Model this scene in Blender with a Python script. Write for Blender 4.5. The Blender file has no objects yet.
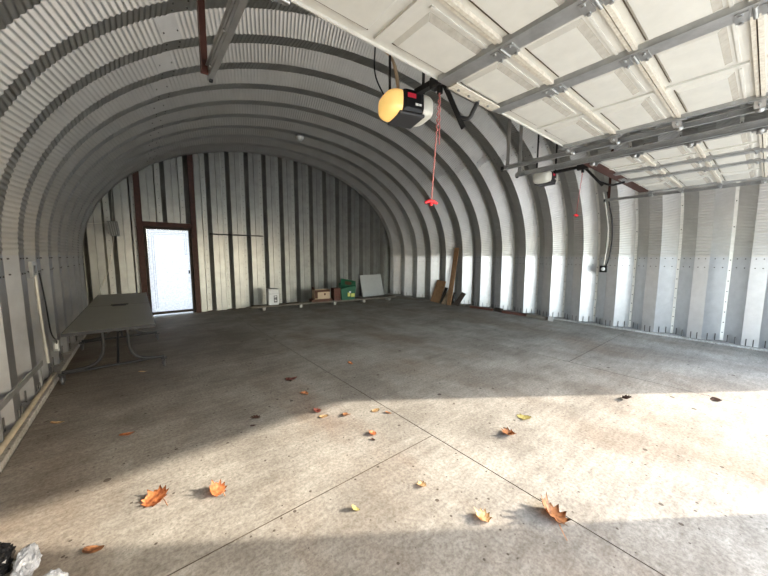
import bpy, bmesh, math, random
from mathutils import Vector, Matrix, noise
random.seed(7)
SC = bpy.context.scene
COL = SC.collection
PI = math.pi

# ------------------------------------------------------------------ materials
def new_mat(name):
    m = bpy.data.materials.new(name); m.use_nodes = True
    nt = m.node_tree
    return m, nt, nt.nodes['Principled BSDF']

def mat(name, col, rough=.5, metal=0., var=0., scale=6., bump=0., bscale=60., spec=None, var2=None, emit=None, estr=0.):
    m, nt, b = new_mat(name)
    b.inputs['Base Color'].default_value = (*col, 1)
    b.inputs['Roughness'].default_value = rough
    b.inputs['Metallic'].default_value = metal
    if spec is not None: b.inputs['Specular IOR Level'].default_value = spec
    tc = nt.nodes.new('ShaderNodeTexCoord')
    if var > 0 or var2:
        n = nt.nodes.new('ShaderNodeTexNoise'); n.inputs['Scale'].default_value = scale
        n.inputs['Detail'].default_value = 6; n.inputs['Roughness'].default_value = .62
        nt.links.new(tc.outputs['Object'], n.inputs['Vector'])
        r = nt.nodes.new('ShaderNodeValToRGB')
        r.color_ramp.elements[0].position = .32; r.color_ramp.elements[1].position = .68
        c2 = var2 if var2 else tuple(max(0, c*(1-var)) for c in col)
        r.color_ramp.elements[0].color = (*c2, 1); r.color_ramp.elements[1].color = (*col, 1)
        nt.links.new(n.outputs['Fac'], r.inputs['Fac'])
        nt.links.new(r.outputs['Color'], b.inputs['Base Color'])
    if bump > 0:
        n2 = nt.nodes.new('ShaderNodeTexNoise'); n2.inputs['Scale'].default_value = bscale
        n2.inputs['Detail'].default_value = 4
        nt.links.new(tc.outputs['Object'], n2.inputs['Vector'])
        bp = nt.nodes.new('ShaderNodeBump'); bp.inputs['Strength'].default_value = bump
        bp.inputs['Distance'].default_value = .01
        nt.links.new(n2.outputs['Fac'], bp.inputs['Height'])
        nt.links.new(bp.outputs['Normal'], b.inputs['Normal'])
    if emit:
        b.inputs['Emission Color'].default_value = (*emit, 1)
        b.inputs['Emission Strength'].default_value = estr
    return m

def nmath(nt, op, a, b=None, clamp=False):
    n = nt.nodes.new('ShaderNodeMath'); n.operation = op; n.use_clamp = clamp
    for i, v in enumerate((a, b)):
        if v is None: continue
        if isinstance(v, (int, float)): n.inputs[i].default_value = v
        else: nt.links.new(v, n.inputs[i])
    return n.outputs[0]

def concrete(name, light, dark, brown, slab=True):
    m, nt, b = new_mat(name)
    L = nt.links.new
    tc = nt.nodes.new('ShaderNodeTexCoord')
    def noisetex(scale, detail=6, rough=.6, stretch=None, rot=0):
        n = nt.nodes.new('ShaderNodeTexNoise')
        n.inputs['Scale'].default_value = scale; n.inputs['Detail'].default_value = detail
        n.inputs['Roughness'].default_value = rough
        src = tc.outputs['Object']
        if stretch:
            mp = nt.nodes.new('ShaderNodeMapping')
            mp.inputs['Scale'].default_value = stretch; mp.inputs['Rotation'].default_value = (0, 0, rot)
            L(src, mp.inputs['Vector']); src = mp.outputs['Vector']
        L(src, n.inputs['Vector'])
        return n.outputs['Fac']
    def ramp(f, p0, p1, c0, c1):
        r = nt.nodes.new('ShaderNodeValToRGB')
        r.color_ramp.elements[0].position = p0; r.color_ramp.elements[1].position = p1
        r.color_ramp.elements[0].color = (*c0, 1) if len(c0) == 3 else c0
        r.color_ramp.elements[1].color = (*c1, 1) if len(c1) == 3 else c1
        L(f, r.inputs['Fac']); return r.outputs['Color']
    def mix(f, a, c, mode='MIX'):
        x = nt.nodes.new('ShaderNodeMix'); x.data_type = 'RGBA'; x.blend_type = mode
        if isinstance(f, float): x.inputs[0].default_value = f
        else: L(f, x.inputs[0])
        for i, v in ((6, a), (7, c)):
            if isinstance(v, tuple): x.inputs[i].default_value = (*v, 1)
            else: L(v, x.inputs[i])
        return x.outputs[2]
    W, K = (1, 1, 1), (0, 0, 0)
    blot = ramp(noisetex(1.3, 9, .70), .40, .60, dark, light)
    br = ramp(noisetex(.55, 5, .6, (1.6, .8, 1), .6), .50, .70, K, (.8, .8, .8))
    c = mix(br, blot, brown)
    # brown stains, deepened at the left rear to paint in its light falloff
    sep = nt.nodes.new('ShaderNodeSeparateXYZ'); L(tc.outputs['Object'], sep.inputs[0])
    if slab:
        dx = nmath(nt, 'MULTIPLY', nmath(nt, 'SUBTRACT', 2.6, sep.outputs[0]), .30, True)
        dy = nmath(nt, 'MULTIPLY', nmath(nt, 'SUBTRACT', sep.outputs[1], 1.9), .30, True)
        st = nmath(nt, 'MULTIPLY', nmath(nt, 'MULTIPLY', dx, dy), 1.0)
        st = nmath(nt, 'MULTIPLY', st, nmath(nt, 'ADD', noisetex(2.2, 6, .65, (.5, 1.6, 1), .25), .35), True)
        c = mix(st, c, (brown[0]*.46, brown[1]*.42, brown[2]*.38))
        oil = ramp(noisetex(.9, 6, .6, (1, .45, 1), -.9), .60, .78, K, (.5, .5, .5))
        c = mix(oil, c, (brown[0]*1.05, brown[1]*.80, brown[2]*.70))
    streak = ramp(noisetex(7, 6, .75, (.3, 2.4, 1), .7), .34, .70, (.80, .79, .78), (1.10, 1.10, 1.10))
    c = mix(1.0, c, streak, 'MULTIPLY')
    fine = ramp(noisetex(48, 5, .75), .36, .60, (.66, .645, .62), (1.12, 1.12, 1.12))
    c = mix(1.0, c, fine, 'MULTIPLY')
    speck = ramp(noisetex(120, 2, .5), .655, .70, K, W)
    patch = ramp(noisetex(2.6, 3, .6), .45, .65, (.1, .1, .1), (.75, .75, .75))
    c = mix(nmath(nt, 'MULTIPLY', speck, patch), c, (.075, .06, .045))
    grit = ramp(noisetex(26, 2, .5, (1, 1.7, 1), .4), .735, .765, K, (.8, .8, .8))
    c = mix(grit, c, (.06, .045, .03))
    for vsc, rad, keep in ((6., .13, .5), (11., .14, .55), (21., .17, .55)):      # scattered crumbs of dirt and leaf
        vo = nt.nodes.new('ShaderNodeTexVoronoi'); vo.inputs['Scale'].default_value = vsc; vo.inputs['Randomness'].default_value = 1
        L(tc.outputs['Object'], vo.inputs['Vector'])
        sc_ = nt.nodes.new('ShaderNodeSeparateColor'); L(vo.outputs['Color'], sc_.inputs[0])
        dots = nmath(nt, 'MULTIPLY', nmath(nt, 'LESS_THAN', vo.outputs['Distance'], nmath(nt, 'MULTIPLY', sc_.outputs[1], rad)), nmath(nt, 'GREATER_THAN', sc_.outputs[0], keep))
        c = mix(nmath(nt, 'MULTIPLY', dots, .85), c, (.05, .035, .022))
    L(c, b.inputs['Base Color'])
    b.inputs['Roughness'].default_value = .72
    b.inputs['Specular IOR Level'].default_value = .35
    bp = nt.nodes.new('ShaderNodeBump'); bp.inputs['Strength'].default_value = .35; bp.inputs['Distance'].default_value = .006
    L(noisetex(45, 5, .65), bp.inputs['Height']); L(bp.outputs['Normal'], b.inputs['Normal'])
    return m

M = {}
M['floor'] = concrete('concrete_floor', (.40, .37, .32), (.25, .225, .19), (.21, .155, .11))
M['added_lawn'] = mat('unseen_dark_lawn', (.11, .13, .045), .95, 0, .45, 2.5, .5, 60)
M['curb'] = concrete('concrete_curb', (.46, .45, .43), (.30, .29, .27), (.30, .26, .21), False)
M['drive'] = mat('gravel_drive', (.80, .765, .69), .9, 0, .25, 3., .4, 40)
M['galv'] = mat('galvanised_corrugated', (.62, .61, .585), .43, .92, .12, 3.5)
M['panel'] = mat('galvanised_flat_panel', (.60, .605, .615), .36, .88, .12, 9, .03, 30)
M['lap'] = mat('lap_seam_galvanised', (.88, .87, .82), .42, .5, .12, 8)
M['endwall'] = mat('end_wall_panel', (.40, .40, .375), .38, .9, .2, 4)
M['endlap'] = mat('end_wall_lap_strip', (.44, .44, .41), .42, .8, .15, 8)
M['bolt'] = mat('bolt_head', (.10, .095, .09), .5, .6)
M['rust'] = mat('red_oxide_steel', (.085, .028, .018), .6, .1, .45, 14)
M['doorwhite'] = mat('garage_door_white', (.60, .59, .535), .5, 0, .10, 9)
M['brown_face'] = mat('brown_bevel', (.33, .305, .255), .7, 0, .25, 30)
M['rail'] = mat('aged_beige_rail', (.66, .63, .54), .5, 0, 0, 55, 0, 60, None, (.50, .45, .37))
M['strut'] = mat('galvanised_strut', (.48, .485, .48), .42, .75, .25, 12)
M['darkgap'] = mat('dark_gap', (.10, .078, .055), .85)
M['track'] = mat('galvanised_track', (.46, .465, .46), .4, .8, .25, 10)
M['black'] = mat('black_plastic', (.012, .012, .013), .35)
M['blacksteel'] = mat('black_steel', (.010, .010, .011), .6, .0)
M['darkgrey'] = mat('dark_grey_plastic', (.05, .05, .053), .45)
M['whiteplastic'] = mat('white_plastic', (.80, .80, .78), .4, 0, .08, 8)
M['redplastic'] = mat('red_plastic', (.75, .015, .03), .4)
M['redcord'] = mat('faded_red_cord', (.62, .22, .20), .8, 0, .3, 90)
M['redlabel'] = mat('red_label', (.60, .03, .06), .4)
M['table'] = mat('grey_beige_laminate', (.19, .185, .155), .42, 0, .15, 5)
M['wood'] = mat('brown_lumber', (.36, .20, .10), .7, 0, .4, 14, .2, 40)
M['paleWood'] = mat('pale_lumber', (.62, .47, .31), .7, 0, .3, 14, .2, 40)
M['darkwood'] = mat('dark_old_lumber', (.060, .045, .035), .8, 0, .4, 12, .2, 40)
M['greywood'] = mat('weathered_plank', (.19, .16, .125), .8, 0, .4, 9, .3, 30)
M['polewood'] = mat('weathered_pole', (.45, .38, .27), .7, 0, .3, 12)
M['brick'] = mat('red_brown_scrap', (.16, .065, .045), .85, 0, .4, 20, .3, 40)
M['stone'] = mat('pale_stone', (.50, .47, .43), .85, 0, .3, 12, .3, 40)
M['cardboard'] = mat('tan_cardboard', (.66, .50, .34), .8, 0, .15, 8)
M['box_dark'] = mat('brown_crate', (.13, .055, .032), .75, 0, .35, 8)
M['green'] = mat('green_plastic', (.010, .105, .05), .45, 0, .2, 6)
M['yellow'] = mat('yellow_label', (.62, .60, .12), .5)
M['board'] = mat('pale_grey_board', (.60, .60, .58), .6, 0, .15, 30)
M['conduit'] = mat('pale_conduit', (.62, .60, .54), .4, .3, .15, 10)
M['blackbag'] = mat('black_bag_film', (.012, .012, .013), .22)
M['clearbag'] = mat('white_bag_film', (.42, .44, .47), .22, 0, .2, 10)
M['lampgrey'] = mat('lamp_housing_grey', (.14, .15, .145), .4, .2)
M['glassdome'] = mat('frosted_dome', (.75, .76, .74), .25)

for k_ in ('galv', 'panel', 'endwall'):      # dull weathered zinc: weak grazing reflection
    M[k_].node_tree.nodes['Principled BSDF'].inputs['Specular Tint'].default_value = (.08, .08, .08, 1)
# door leaf: white translucent sheet, daylight behind it
def door_sheet():
    m, nt, b = new_mat('backlit_door_sheet')
    out = [n for n in nt.nodes if n.type == 'OUTPUT_MATERIAL'][0]
    tc = nt.nodes.new('ShaderNodeTexCoord')
    n = nt.nodes.new('ShaderNodeTexNoise'); n.inputs['Scale'].default_value = 26; n.inputs['Detail'].default_value = 5
    n.inputs['Roughness'].default_value = .7
    nt.links.new(tc.outputs['Object'], n.inputs['Vector'])
    r = nt.nodes.new('ShaderNodeValToRGB')
    r.color_ramp.elements[0].position = .35; r.color_ramp.elements[1].position = .62
    r.color_ramp.elements[0].color = (.42, .40, .385, 1); r.color_ramp.elements[1].color = (.62, .60, .585, 1)
    nt.links.new(n.outputs['Fac'], r.inputs['Fac'])
    t = nt.nodes.new('ShaderNodeBsdfTranslucent'); nt.links.new(r.outputs['Color'], t.inputs['Color'])
    mx = nt.nodes.new('ShaderNodeMixShader'); mx.inputs[0].default_value = .12
    nt.links.new(t.outputs[0], mx.inputs[1]); nt.links.new(b.outputs[0], mx.inputs[2])
    b.inputs['Base Color'].default_value = (.85, .85, .87, 1)
    nt.links.new(mx.outputs[0], out.inputs['Surface'])
    return m
M['sheet'] = door_sheet()
M['sheetline'] = mat('door_line_grey', (.16, .16, .18), .6)

def lens_mat(name, base, emit, estr):
    return mat(name, base, .25, 0, 0, 6, 0, 60, None, None, emit, estr)
M['lens_on'] = lens_mat('lit_amber_lens', (.85, .62, .25), (1.0, .60, .16), .50)
M['lens_off'] = mat('cream_lens', (.74, .73, .64), .3)

def leafmat(name, c, c2):
    m, nt, b = new_mat(name)
    tc = nt.nodes.new('ShaderNodeTexCoord')
    n = nt.nodes.new('ShaderNodeTexNoise'); n.inputs['Scale'].default_value = 38; n.inputs['Detail'].default_value = 5
    nt.links.new(tc.outputs['Object'], n.inputs['Vector'])
    r = nt.nodes.new('ShaderNodeValToRGB')
    r.color_ramp.elements[0].position = .38; r.color_ramp.elements[1].position = .6
    r.color_ramp.elements[0].color = (*c2, 1); r.color_ramp.elements[1].color = (*c, 1)
    nt.links.new(n.outputs['Fac'], r.inputs['Fac']); nt.links.new(r.outputs['Color'], b.inputs['Base Color'])
    b.inputs['Roughness'].default_value = .6
    return m
LM = dict(orange=leafmat('orange_leaf', (.66, .27, .10), (.42, .13, .045)),
          tan=leafmat('tan_leaf', (.72, .52, .28), (.46, .26, .11)),
          brown=leafmat('brown_leaf', (.42, .19, .075), (.16, .065, .03)),
          dark=leafmat('dark_brown_leaf', (.10, .045, .028), (.05, .022, .016)),
          yellow=leafmat('yellow_green_leaf', (.62, .54, .20), (.36, .30, .10)),
          red=leafmat('red_brown_leaf', (.36, .10, .07), (.16, .05, .035)))

# ------------------------------------------------------------------ mesh builder
class MB:
    def __init__(s): s.v = []; s.f = []; s.mi = []; s.sm = []
    def add(s, vs, fs, mi=0, smooth=False):
        o = len(s.v); s.v += [tuple(v) for v in vs]
        for f in fs: s.f.append(tuple(o+i for i in f)); s.mi.append(mi); s.sm.append(smooth)
        return s
    def box(s, x0, x1, y0, y1, z0, z1, mi=0, mtx=None, bev=0.):
        if bev > 0:
            bm = bmesh.new(); bmesh.ops.create_cube(bm, size=1)
            for v in bm.verts:
                v.co = Vector(((x0+x1)/2+v.co.x*(x1-x0), (y0+y1)/2+v.co.y*(y1-y0), (z0+z1)/2+v.co.z*(z1-z0)))
            bmesh.ops.bevel(bm, geom=bm.edges[:], offset=bev, segments=2, affect='EDGES', profile=.6)
            return s.bm(bm, mi, mtx)
        vs = [Vector(p) for p in ((x0,y0,z0),(x1,y0,z0),(x1,y1,z0),(x0,y1,z0),(x0,y0,z1),(x1,y0,z1),(x1,y1,z1),(x0,y1,z1))]
        if mtx: vs = [mtx @ v for v in vs]
        return s.add(vs, [(0,3,2,1),(4,5,6,7),(0,1,5,4),(1,2,6,5),(2,3,7,6),(3,0,4,7)], mi)
    def bm(s, bm, mi=0, mtx=None, smooth=False):
        bm.verts.index_update()
        vs = [(mtx @ v.co) if mtx else v.co.copy() for v in bm.verts]
        s.add(vs, [[v.index for v in f.verts] for f in bm.faces], mi, smooth); bm.free(); return s
    def bar(s, p, q, w, h, mi=0, up=(0,0,1)):
        p, q = Vector(p), Vector(q); d = (q-p); L = d.length; d.normalize()
        u = Vector(up)
        if abs(d.dot(u)) > .98: u = Vector((0,1,0))
        x = d.cross(u).normalized(); z = x.cross(d)
        m = Matrix((x, d, z)).transposed().to_4x4(); m.translation = p
        return s.box(-w/2, w/2, 0, L, -h/2, h/2, mi, m)
    def tube(s, pts, r, n=8, mi=0, caps=True):
        pts = [Vector(p) for p in pts]; rs = r if isinstance(r, (list, tuple)) else [r]*len(pts)
        vs = []; N = len(pts); prev = None
        for i, p in enumerate(pts):
            d = (pts[min(i+1, N-1)]-pts[max(i-1, 0)]).normalized()
            if prev is None:
                a = Vector((0,0,1)) if abs(d.z) < .9 else Vector((1,0,0))
                x = d.cross(a).normalized()
            else:
                x = (prev - d*prev.dot(d)).normalized()
            prev = x; y = d.cross(x)
            for k in range(n):
                t = 2*PI*k/n; vs.append(p+(x*math.cos(t)+y*math.sin(t))*rs[i])
        fs = [(i*n+k, i*n+(k+1) % n, (i+1)*n+(k+1) % n, (i+1)*n+k) for i in range(N-1) for k in range(n)]
        s.add(vs, fs, mi, True)
        if caps:
            s.add(vs[:n], [tuple(range(n))[::-1]], mi); s.add(vs[-n:], [tuple(range(n))], mi)
        return s
    def cyl(s, p, q, r, n=12, mi=0): return s.tube([p, q], r, n, mi)
    def lathe(s, prof, n=24, mi=0, mtx=None):
        vs = []
        for r, z in prof:
            for k in range(n):
                v = Vector((r*math.cos(2*PI*k/n), r*math.sin(2*PI*k/n), z)); vs.append(mtx @ v if mtx else v)
        fs = [(i*n+k, i*n+(k+1) % n, (i+1)*n+(k+1) % n, (i+1)*n+k) for i in range(len(prof)-1) for k in range(n)]
        return s.add(vs, fs, mi, True)
    def build(s, name, mats, parent=None, **props):
        me = bpy.data.meshes.new(name); me.from_pydata(s.v, [], s.f)
        if not isinstance(mats, (list, tuple)): mats = [mats]
        for m in mats: me.materials.append(m)
        me.polygons.foreach_set('material_index', s.mi); me.polygons.foreach_set('use_smooth', s.sm); me.update()
        o = bpy.data.objects.new(name, me); COL.objects.link(o)
        if parent:
            o.parent = parent
            if parent.type == 'EMPTY':
                o.matrix_parent_inverse = Matrix.Translation(-Vector(parent.location)) if parent.rotation_euler.z == 0 else Matrix.Identity(4)
        for k, v in props.items(): o[k] = v
        return o

def thing(name, loc, label, cat, group=None):
    o = bpy.data.objects.new(name, None); o.empty_display_size = .1; o.location = loc; COL.objects.link(o)
    o['label'] = label; o['category'] = cat
    if group: o['group'] = group
    return o
def tag(o, label, cat, group=None):
    o['label'] = label; o['category'] = cat
    if group: o['group'] = group
    return o
def struct(o): o['kind'] = 'structure'; return o

def smooth_pts(pts, k=6):
    """Catmull-Rom through points"""
    P = [Vector(p) for p in pts]; P = [P[0]*2-P[1]]+P+[P[-1]*2-P[-2]]; out = []
    for i in range(1, len(P)-2):
        for j in range(k):
            t = j/k; a, b, c, d = P[i-1:i+3]
            out.append(.5*((2*b)+(c-a)*t+(2*a-5*b+4*c-d)*t*t+(3*b-a-3*c+d)*t**3))
    out.append(P[-2]); return out

# ------------------------------------------------------------------ the arched steel shell
CX, A_, B_, ZS, NE = 3.23, 4.06, 2.72, 1.40, 2.08
PITCH, Y0R, DEP = .6096, .595, .19
YF, YB = -.95, 8.78
def sgnpow(c, e): return math.copysign(abs(c)**e, c)
def arch_zo(x):
    q = 1-min(1, abs((x-CX)/(A_+.22)))**NE
    return ZS+(B_+.18)*max(0, q)**(1/NE)
def arch_table():
    raw = []
    for i in range(6001):
        t = PI - PI*i/6000
        raw.append((CX+A_*sgnpow(math.cos(t), 2/NE), ZS+B_*abs(math.sin(t))**(2/NE)))
    s = [0.]
    for i in range(1, len(raw)): s.append(s[-1]+math.dist(raw[i], raw[i-1]))
    return raw, s
RAW, SARC = arch_table(); LEN = SARC[-1]
def arch_z(x):
    q = 1-min(1, abs((x-CX)/A_))**NE
    return ZS+B_*max(0, q)**(1/NE)
def arch_points(N):
    out = []; j = 0
    for i in range(N+1):
        t = LEN*i/N
        while j < len(SARC)-2 and SARC[j+1] < t: j += 1
        f = (t-SARC[j])/max(1e-9, SARC[j+1]-SARC[j])
        p = [RAW[j][k]+(RAW[j+1][k]-RAW[j][k])*f for k in (0, 1)]
        a, b = RAW[max(0, j-3)], RAW[min(len(RAW)-1, j+4)]
        tx, tz = b[0]-a[0], b[1]-a[1]; l = math.hypot(tx, tz)
        out.append((p[0], p[1], -tz/l, tx/l, t))        # outward normal (left of travel)
    return out
CP = .045; NSEG = int(LEN/CP*5)
AP = arch_points(NSEG)
S_SPL = [min(range(len(AP)), key=lambda i: abs(AP[i][0]-.40)+(0 if AP[i][1] > 2.5 else 9)),
         min(range(len(AP)), key=lambda i: abs(AP[i][0]-6.06)+(0 if AP[i][1] > 2.5 else 9))]
S_SPL = [AP[i][4] for i in S_SPL]
def corr(s):
    for q in S_SPL:
        if abs(s-q) < .085: return .004
    if s < .01 or s > LEN-.01: return .004
    return 0.011*abs(math.cos(PI*s/CP))**.8
FACETS = [(0., 0., .175, 0., 0), (.175, 0., .372, DEP, 0), (.372, DEP, .412, DEP, 1), (.412, DEP, PITCH, 0., 0)]
ribs = range(-3, 14)
def bolt(mb, p, nrm, r=.009, h=.006, mi=2):
    nrm = Vector(nrm).normalized()
    a = Vector((0, 0, 1)) if abs(nrm.z) < .9 else Vector((1, 0, 0))
    x = nrm.cross(a).normalized(); y = nrm.cross(x); p = Vector(p)
    vs = []
    for hh, rr in ((0, r), (h, r*.85)):
        for k in range(6): vs.append(p+nrm*hh+(x*math.cos(k*PI/3)+y*math.sin(k*PI/3))*rr)
    mb.add(vs, [(k, (k+1) % 6, 6+(k+1) % 6, 6+k) for k in range(6)]+[tuple(range(6, 12))], mi)
sh = MB()
for k in ribs:
    yb = Y0R+k*PITCH
    for y0, d0, y1, d1, mi in FACETS:
        ya, yb_ = yb+y0, yb+y1
        if yb_ < YF-.02 or ya > YB+.25: continue
        vs = []
        for (x, z, nx, nz, s) in AP:
            w = corr(s)
            vs.append((x+nx*(d0-w), ya, z+nz*(d0-w))); vs.append((x+nx*(d1-w), yb_, z+nz*(d1-w)))
        sh.add(vs, [(2*i, 2*i+1, 2*i+3, 2*i+2) for i in range(len(AP)-1)], mi, True)
        # splice bolts and lap-seam bolts
        for q in S_SPL:
            i = min(range(0, len(AP), 1), key=lambda i: abs(AP[i][4]-q))
            for off in (-7, 7):
                x, z, nx, nz, s = AP[max(0, min(len(AP)-1, i+off))]
                for fr in (.25, .75):
                    d = d0+(d1-d0)*fr-.004
                    n_ = Vector((-nx*(y1-y0), (d1-d0), -nz*(y1-y0)))
                    bolt(sh, (x+nx*d, ya+(yb_-ya)*fr, z+nz*d), n_, .008, .006)
        if mi == 1 and k < 8:
            for i in range(20, len(AP)-20, 42):
                x, z, nx, nz, s = AP[i]
                bolt(sh, (x+nx*(DEP-.012), (ya+yb_)/2, z+nz*(DEP-.012)), (-nx, 0, -nz), .009, .008)
struct(sh.build('ceiling', [M['galv'], M['lap'], M['bolt']]))

def side_wall(sgn, name, zb):
    mb = MB()
    def X(d): return (CX-A_-d+.004) if sgn < 0 else (CX+A_+d-.004)
    for k in ribs:
        yb = Y0R+k*PITCH
        for y0, d0, y1, d1, mi in FACETS:
            ya, yb_ = yb+y0, yb+y1
            if yb_ < YF-.02 or ya > YB+.25: continue
            zt = ZS+.012
            fs = [(0, 1, 2, 3)] if sgn > 0 else [(0, 3, 2, 1)]
            vs = [(X(d0), ya, zb), (X(d1), yb_, zb), (X(d1), yb_, zt), (X(d0), ya, zt)]
            mb.add(vs, fs, mi)
            n_ = Vector((-sgn*(y1-y0), (d1-d0), 0))
            if mi == 1:
                for z in [.16+.17*i for i in range(8)]:
                    bolt(mb, (X(d0), (ya+yb_)/2, z), n_, .009, .008)
                continue
            for z in (ZS-.03, ZS-.17):
                for fr in (.28, .72):
                    bolt(mb, (X(d0+(d1-d0)*fr), ya+(yb_-ya)*fr, z), n_, .009, .007)
            # anchor studs at the foot
            for fr in (.3, .72):
                p = Vector((X(d0+(d1-d0)*fr), ya+(yb_-ya)*fr, 0))+n_.normalized()*.012
                mb.cyl((p.x, p.y, zb), (p.x, p.y, zb+.11), .006, 6, 2)
    return struct(mb.build(name, [M['panel'], M['lap'], M['bolt']]))
side_wall(-1, 'wall_left', .05)
side_wall(1, 'wall_right', .03)

# concrete footing ledges the panels stand on
mb = MB(); mb.box(-1.25, -.77, YF, YB+.2, -.1, .05, 0, None, .006); struct(mb.build('trim_1', M['curb']))
mb = MB(); mb.box(7.225, 7.75, YF, YB+.2, -.1, .03, 0, None, .006); struct(mb.build('trim_2', M['curb']))

# floor: slabs divided by control joints
mb = MB(); g = .0035
cols = [(-.768, 1.73, [YF-.02, 1.54, 4.37, 7.2, YB+.2]), (1.73, 4.43, [YF-.02, 4.37, 7.2, YB+.2]), (4.43, 7.223, [YF-.02, 1.56, 4.37, 7.2, YB+.2])]
for x0, x1, ys in cols:
    for a, b in zip(ys[:-1], ys[1:]):
        q = [(x0+g, a+g), (x1-g, a+g), (x1-g, b-g), (x0+g, b-g)]
        mb.add([(x_, y_, z_) for z_ in (-.1, 0) for x_, y_ in q], [(4, 5, 6, 7)], 0)
        mb.add([(x_, y_, z_) for z_ in (-.1, 0) for x_, y_ in q], [(0, 3, 2, 1), (0, 1, 5, 4), (1, 2, 6, 5), (2, 3, 7, 6), (3, 0, 4, 7)], 1)
mb.box(-.768, 7.223, YF-.02, YB+.2, -.14, -.012, 1)
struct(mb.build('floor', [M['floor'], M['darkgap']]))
mb = MB(); mb.box(-40, 48, -45, YF-.02, -.2, -.02); mb.box(-40, 48, YB+.35, 45, -.2, -.02)
mb.box(-40, -1.3, YF-.02, YB+.35, -.2, -.02); mb.box(7.8, 48, YF-.02, YB+.35, -.2, -.02)
mb.box(8.5, 48, -45, -3.2, -.02, -.005, 1); mb.box(-40, 8.5, -45, -14, -.02, -.005, 1)  # unseen dark lawn, added to cut daylight entering from the right
struct(mb.build('ground', [M['drive'], M['added_lawn']]))

# ------------------------------------------------------------------ back wall of vertical ribbed sheets, door opening cut out
DX0, DX1, DZ = .165, 1.085, 2.06
mb = MB()
def wall_strip(mb, xa, ya, xb, yb_, mi, front=True):
    for x in (xa, xb): pass
    zt0, zt1 = arch_zo(xa), arch_zo(xb)
    zb = 0.
    if (xa+xb)/2 > DX0-.02 and (xa+xb)/2 < DX1+.02: zb = DZ+.05
    mb.add([(xa, ya, zb), (xb, yb_, zb), (xb, yb_, zt1), (xa, ya, zt0)], [(0, 1, 2, 3)], mi)
    if mi == 1 and xb-xa > .06:
        z = zb+.12
        while z < min(zt0, zt1)-.3:
            bolt(mb, ((xa+xb)/2, (ya+yb_)/2, z), (0, -1, 0), .009, .007); z += .16
BP = .458; x = 1.085-BP*5
while x < 7.5:
    pr = [(0, 0), (.115, 0), (.118, .012), (.128, .012), (.131, 0), (.245, 0), (.275, .11), (.375, .11), (BP, 0)]
    for i in range(len(pr)-1):
        a, b = pr[i], pr[i+1]
        xa, xb = max(x+a[0], -1.04), min(x+b[0], 7.50)
        if xb <= xa: continue
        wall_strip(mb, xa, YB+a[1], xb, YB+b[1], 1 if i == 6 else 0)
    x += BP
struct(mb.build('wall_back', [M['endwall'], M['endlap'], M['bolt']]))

# front wall with the two garage openings (behind the photographer)
mb = MB(); OPEN = [(.38, 3.19), (3.74, 6.36)]; HZ = 2.28
xs = [i*.1-1.0 for i in range(86)]; xs += [v for o in OPEN for v in o]; xs = sorted(set(xs))
for a, b in zip(xs[:-1], xs[1:]):
    m_ = (a+b)/2; zb = HZ if any(o[0] < m_ < o[1] for o in OPEN) else -.02
    za, zc = max(arch_z(a)+.17, zb+.05), max(arch_z(b)+.17, zb+.05)
    if a < CX-A_: za = zc = 1.6
    if b > CX+A_: za = zc = 1.6
    for yy, fl in ((YF, False), (YF-.06, True)):
        q = [(a, yy, zb), (b, yy, zb), (b, yy, zc), (a, yy, za)]
        mb.add(q, [(0, 3, 2, 1) if not fl else (0, 1, 2, 3)])
for o0, o1 in OPEN:
    mb.box(o0-.07, o0, YF-.06, YF+.04, -.02, HZ, 1); mb.box(o1, o1+.07, YF-.06, YF+.04, -.02, HZ, 1)
    mb.box(o0-.07, o1+.07, YF-.06, YF+.04, HZ, HZ+.1, 1)
struct(mb.build('wall_front', [M['endwall'], M['rust']]))

# rear personnel door
dr = bpy.data.objects.new('door_1', None); dr.location = (.62, YB, 0); COL.objects.link(dr); struct(dr)
mb = MB()
mb.box(.055, .165, YB-.06, YB+.1, 0, arch_z(.11)+.02); mb.box(1.085, 1.195, YB-.06, YB+.1, 0, arch_z(1.14)+.02)
mb.box(.165, 1.085, YB-.055, YB+.1, DZ, DZ+.1)
mb.build('door_frame', M['rust'], dr)
mb = MB(); mb.box(.165, .225, YB+.01, YB+.07, 0, DZ); mb.box(1.025, 1.085, YB+.01, YB+.07, 0, DZ); mb.box(.225, 1.025, YB+.01, YB+.07, 2.0, DZ)
mb.box(.225, 1.025, YB+.01, YB+.07, 0.035, .095)
mb.build('door_stop', M['darkwood'], dr)
mb = MB(); mb.box(.228, 1.022, YB+.03, YB+.034, .098, 1.997)
lf = mb.build('door_panel', M['sheet'], dr)
mb = MB(); yy = YB+.0265
def frame_line(x0, x1, z0, z1, w=.006):
    mb.box(x0, x0+w, yy, yy+.003, z0, z1); mb.box(x1-w, x1, yy, yy+.003, z0, z1); mb.box(x0, x1, yy, yy+.003, z1-w, z1); 
mb.box(.30, .306, yy, yy+.003, .16, 1.93); mb.box(.335, .341, yy, yy+.003, .18, 1.90)
mb.box(.30, .97, yy, yy+.003, 1.925, 1.931); mb.box(.335, .94, yy, yy+.003, 1.885, 1.891)
mb.box(.965, .971, yy, yy+.003, 1.42, 1.93); mb.box(.93, .936, yy, yy+.003, 1.42, 1.89); mb.box(.93, .971, yy, yy+.003, 1.42, 1.426)
mb.build('door_moulding', M['sheetline'], dr)
mb = MB(); mb.cyl((.99, YB-.02, 1.0), (.99, YB+.03, 1.0), .012); mb.box(.975, 1.005, YB-.03, YB-.012, .97, 1.05)
mb.build('door_handle', M['blacksteel'], dr)

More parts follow.
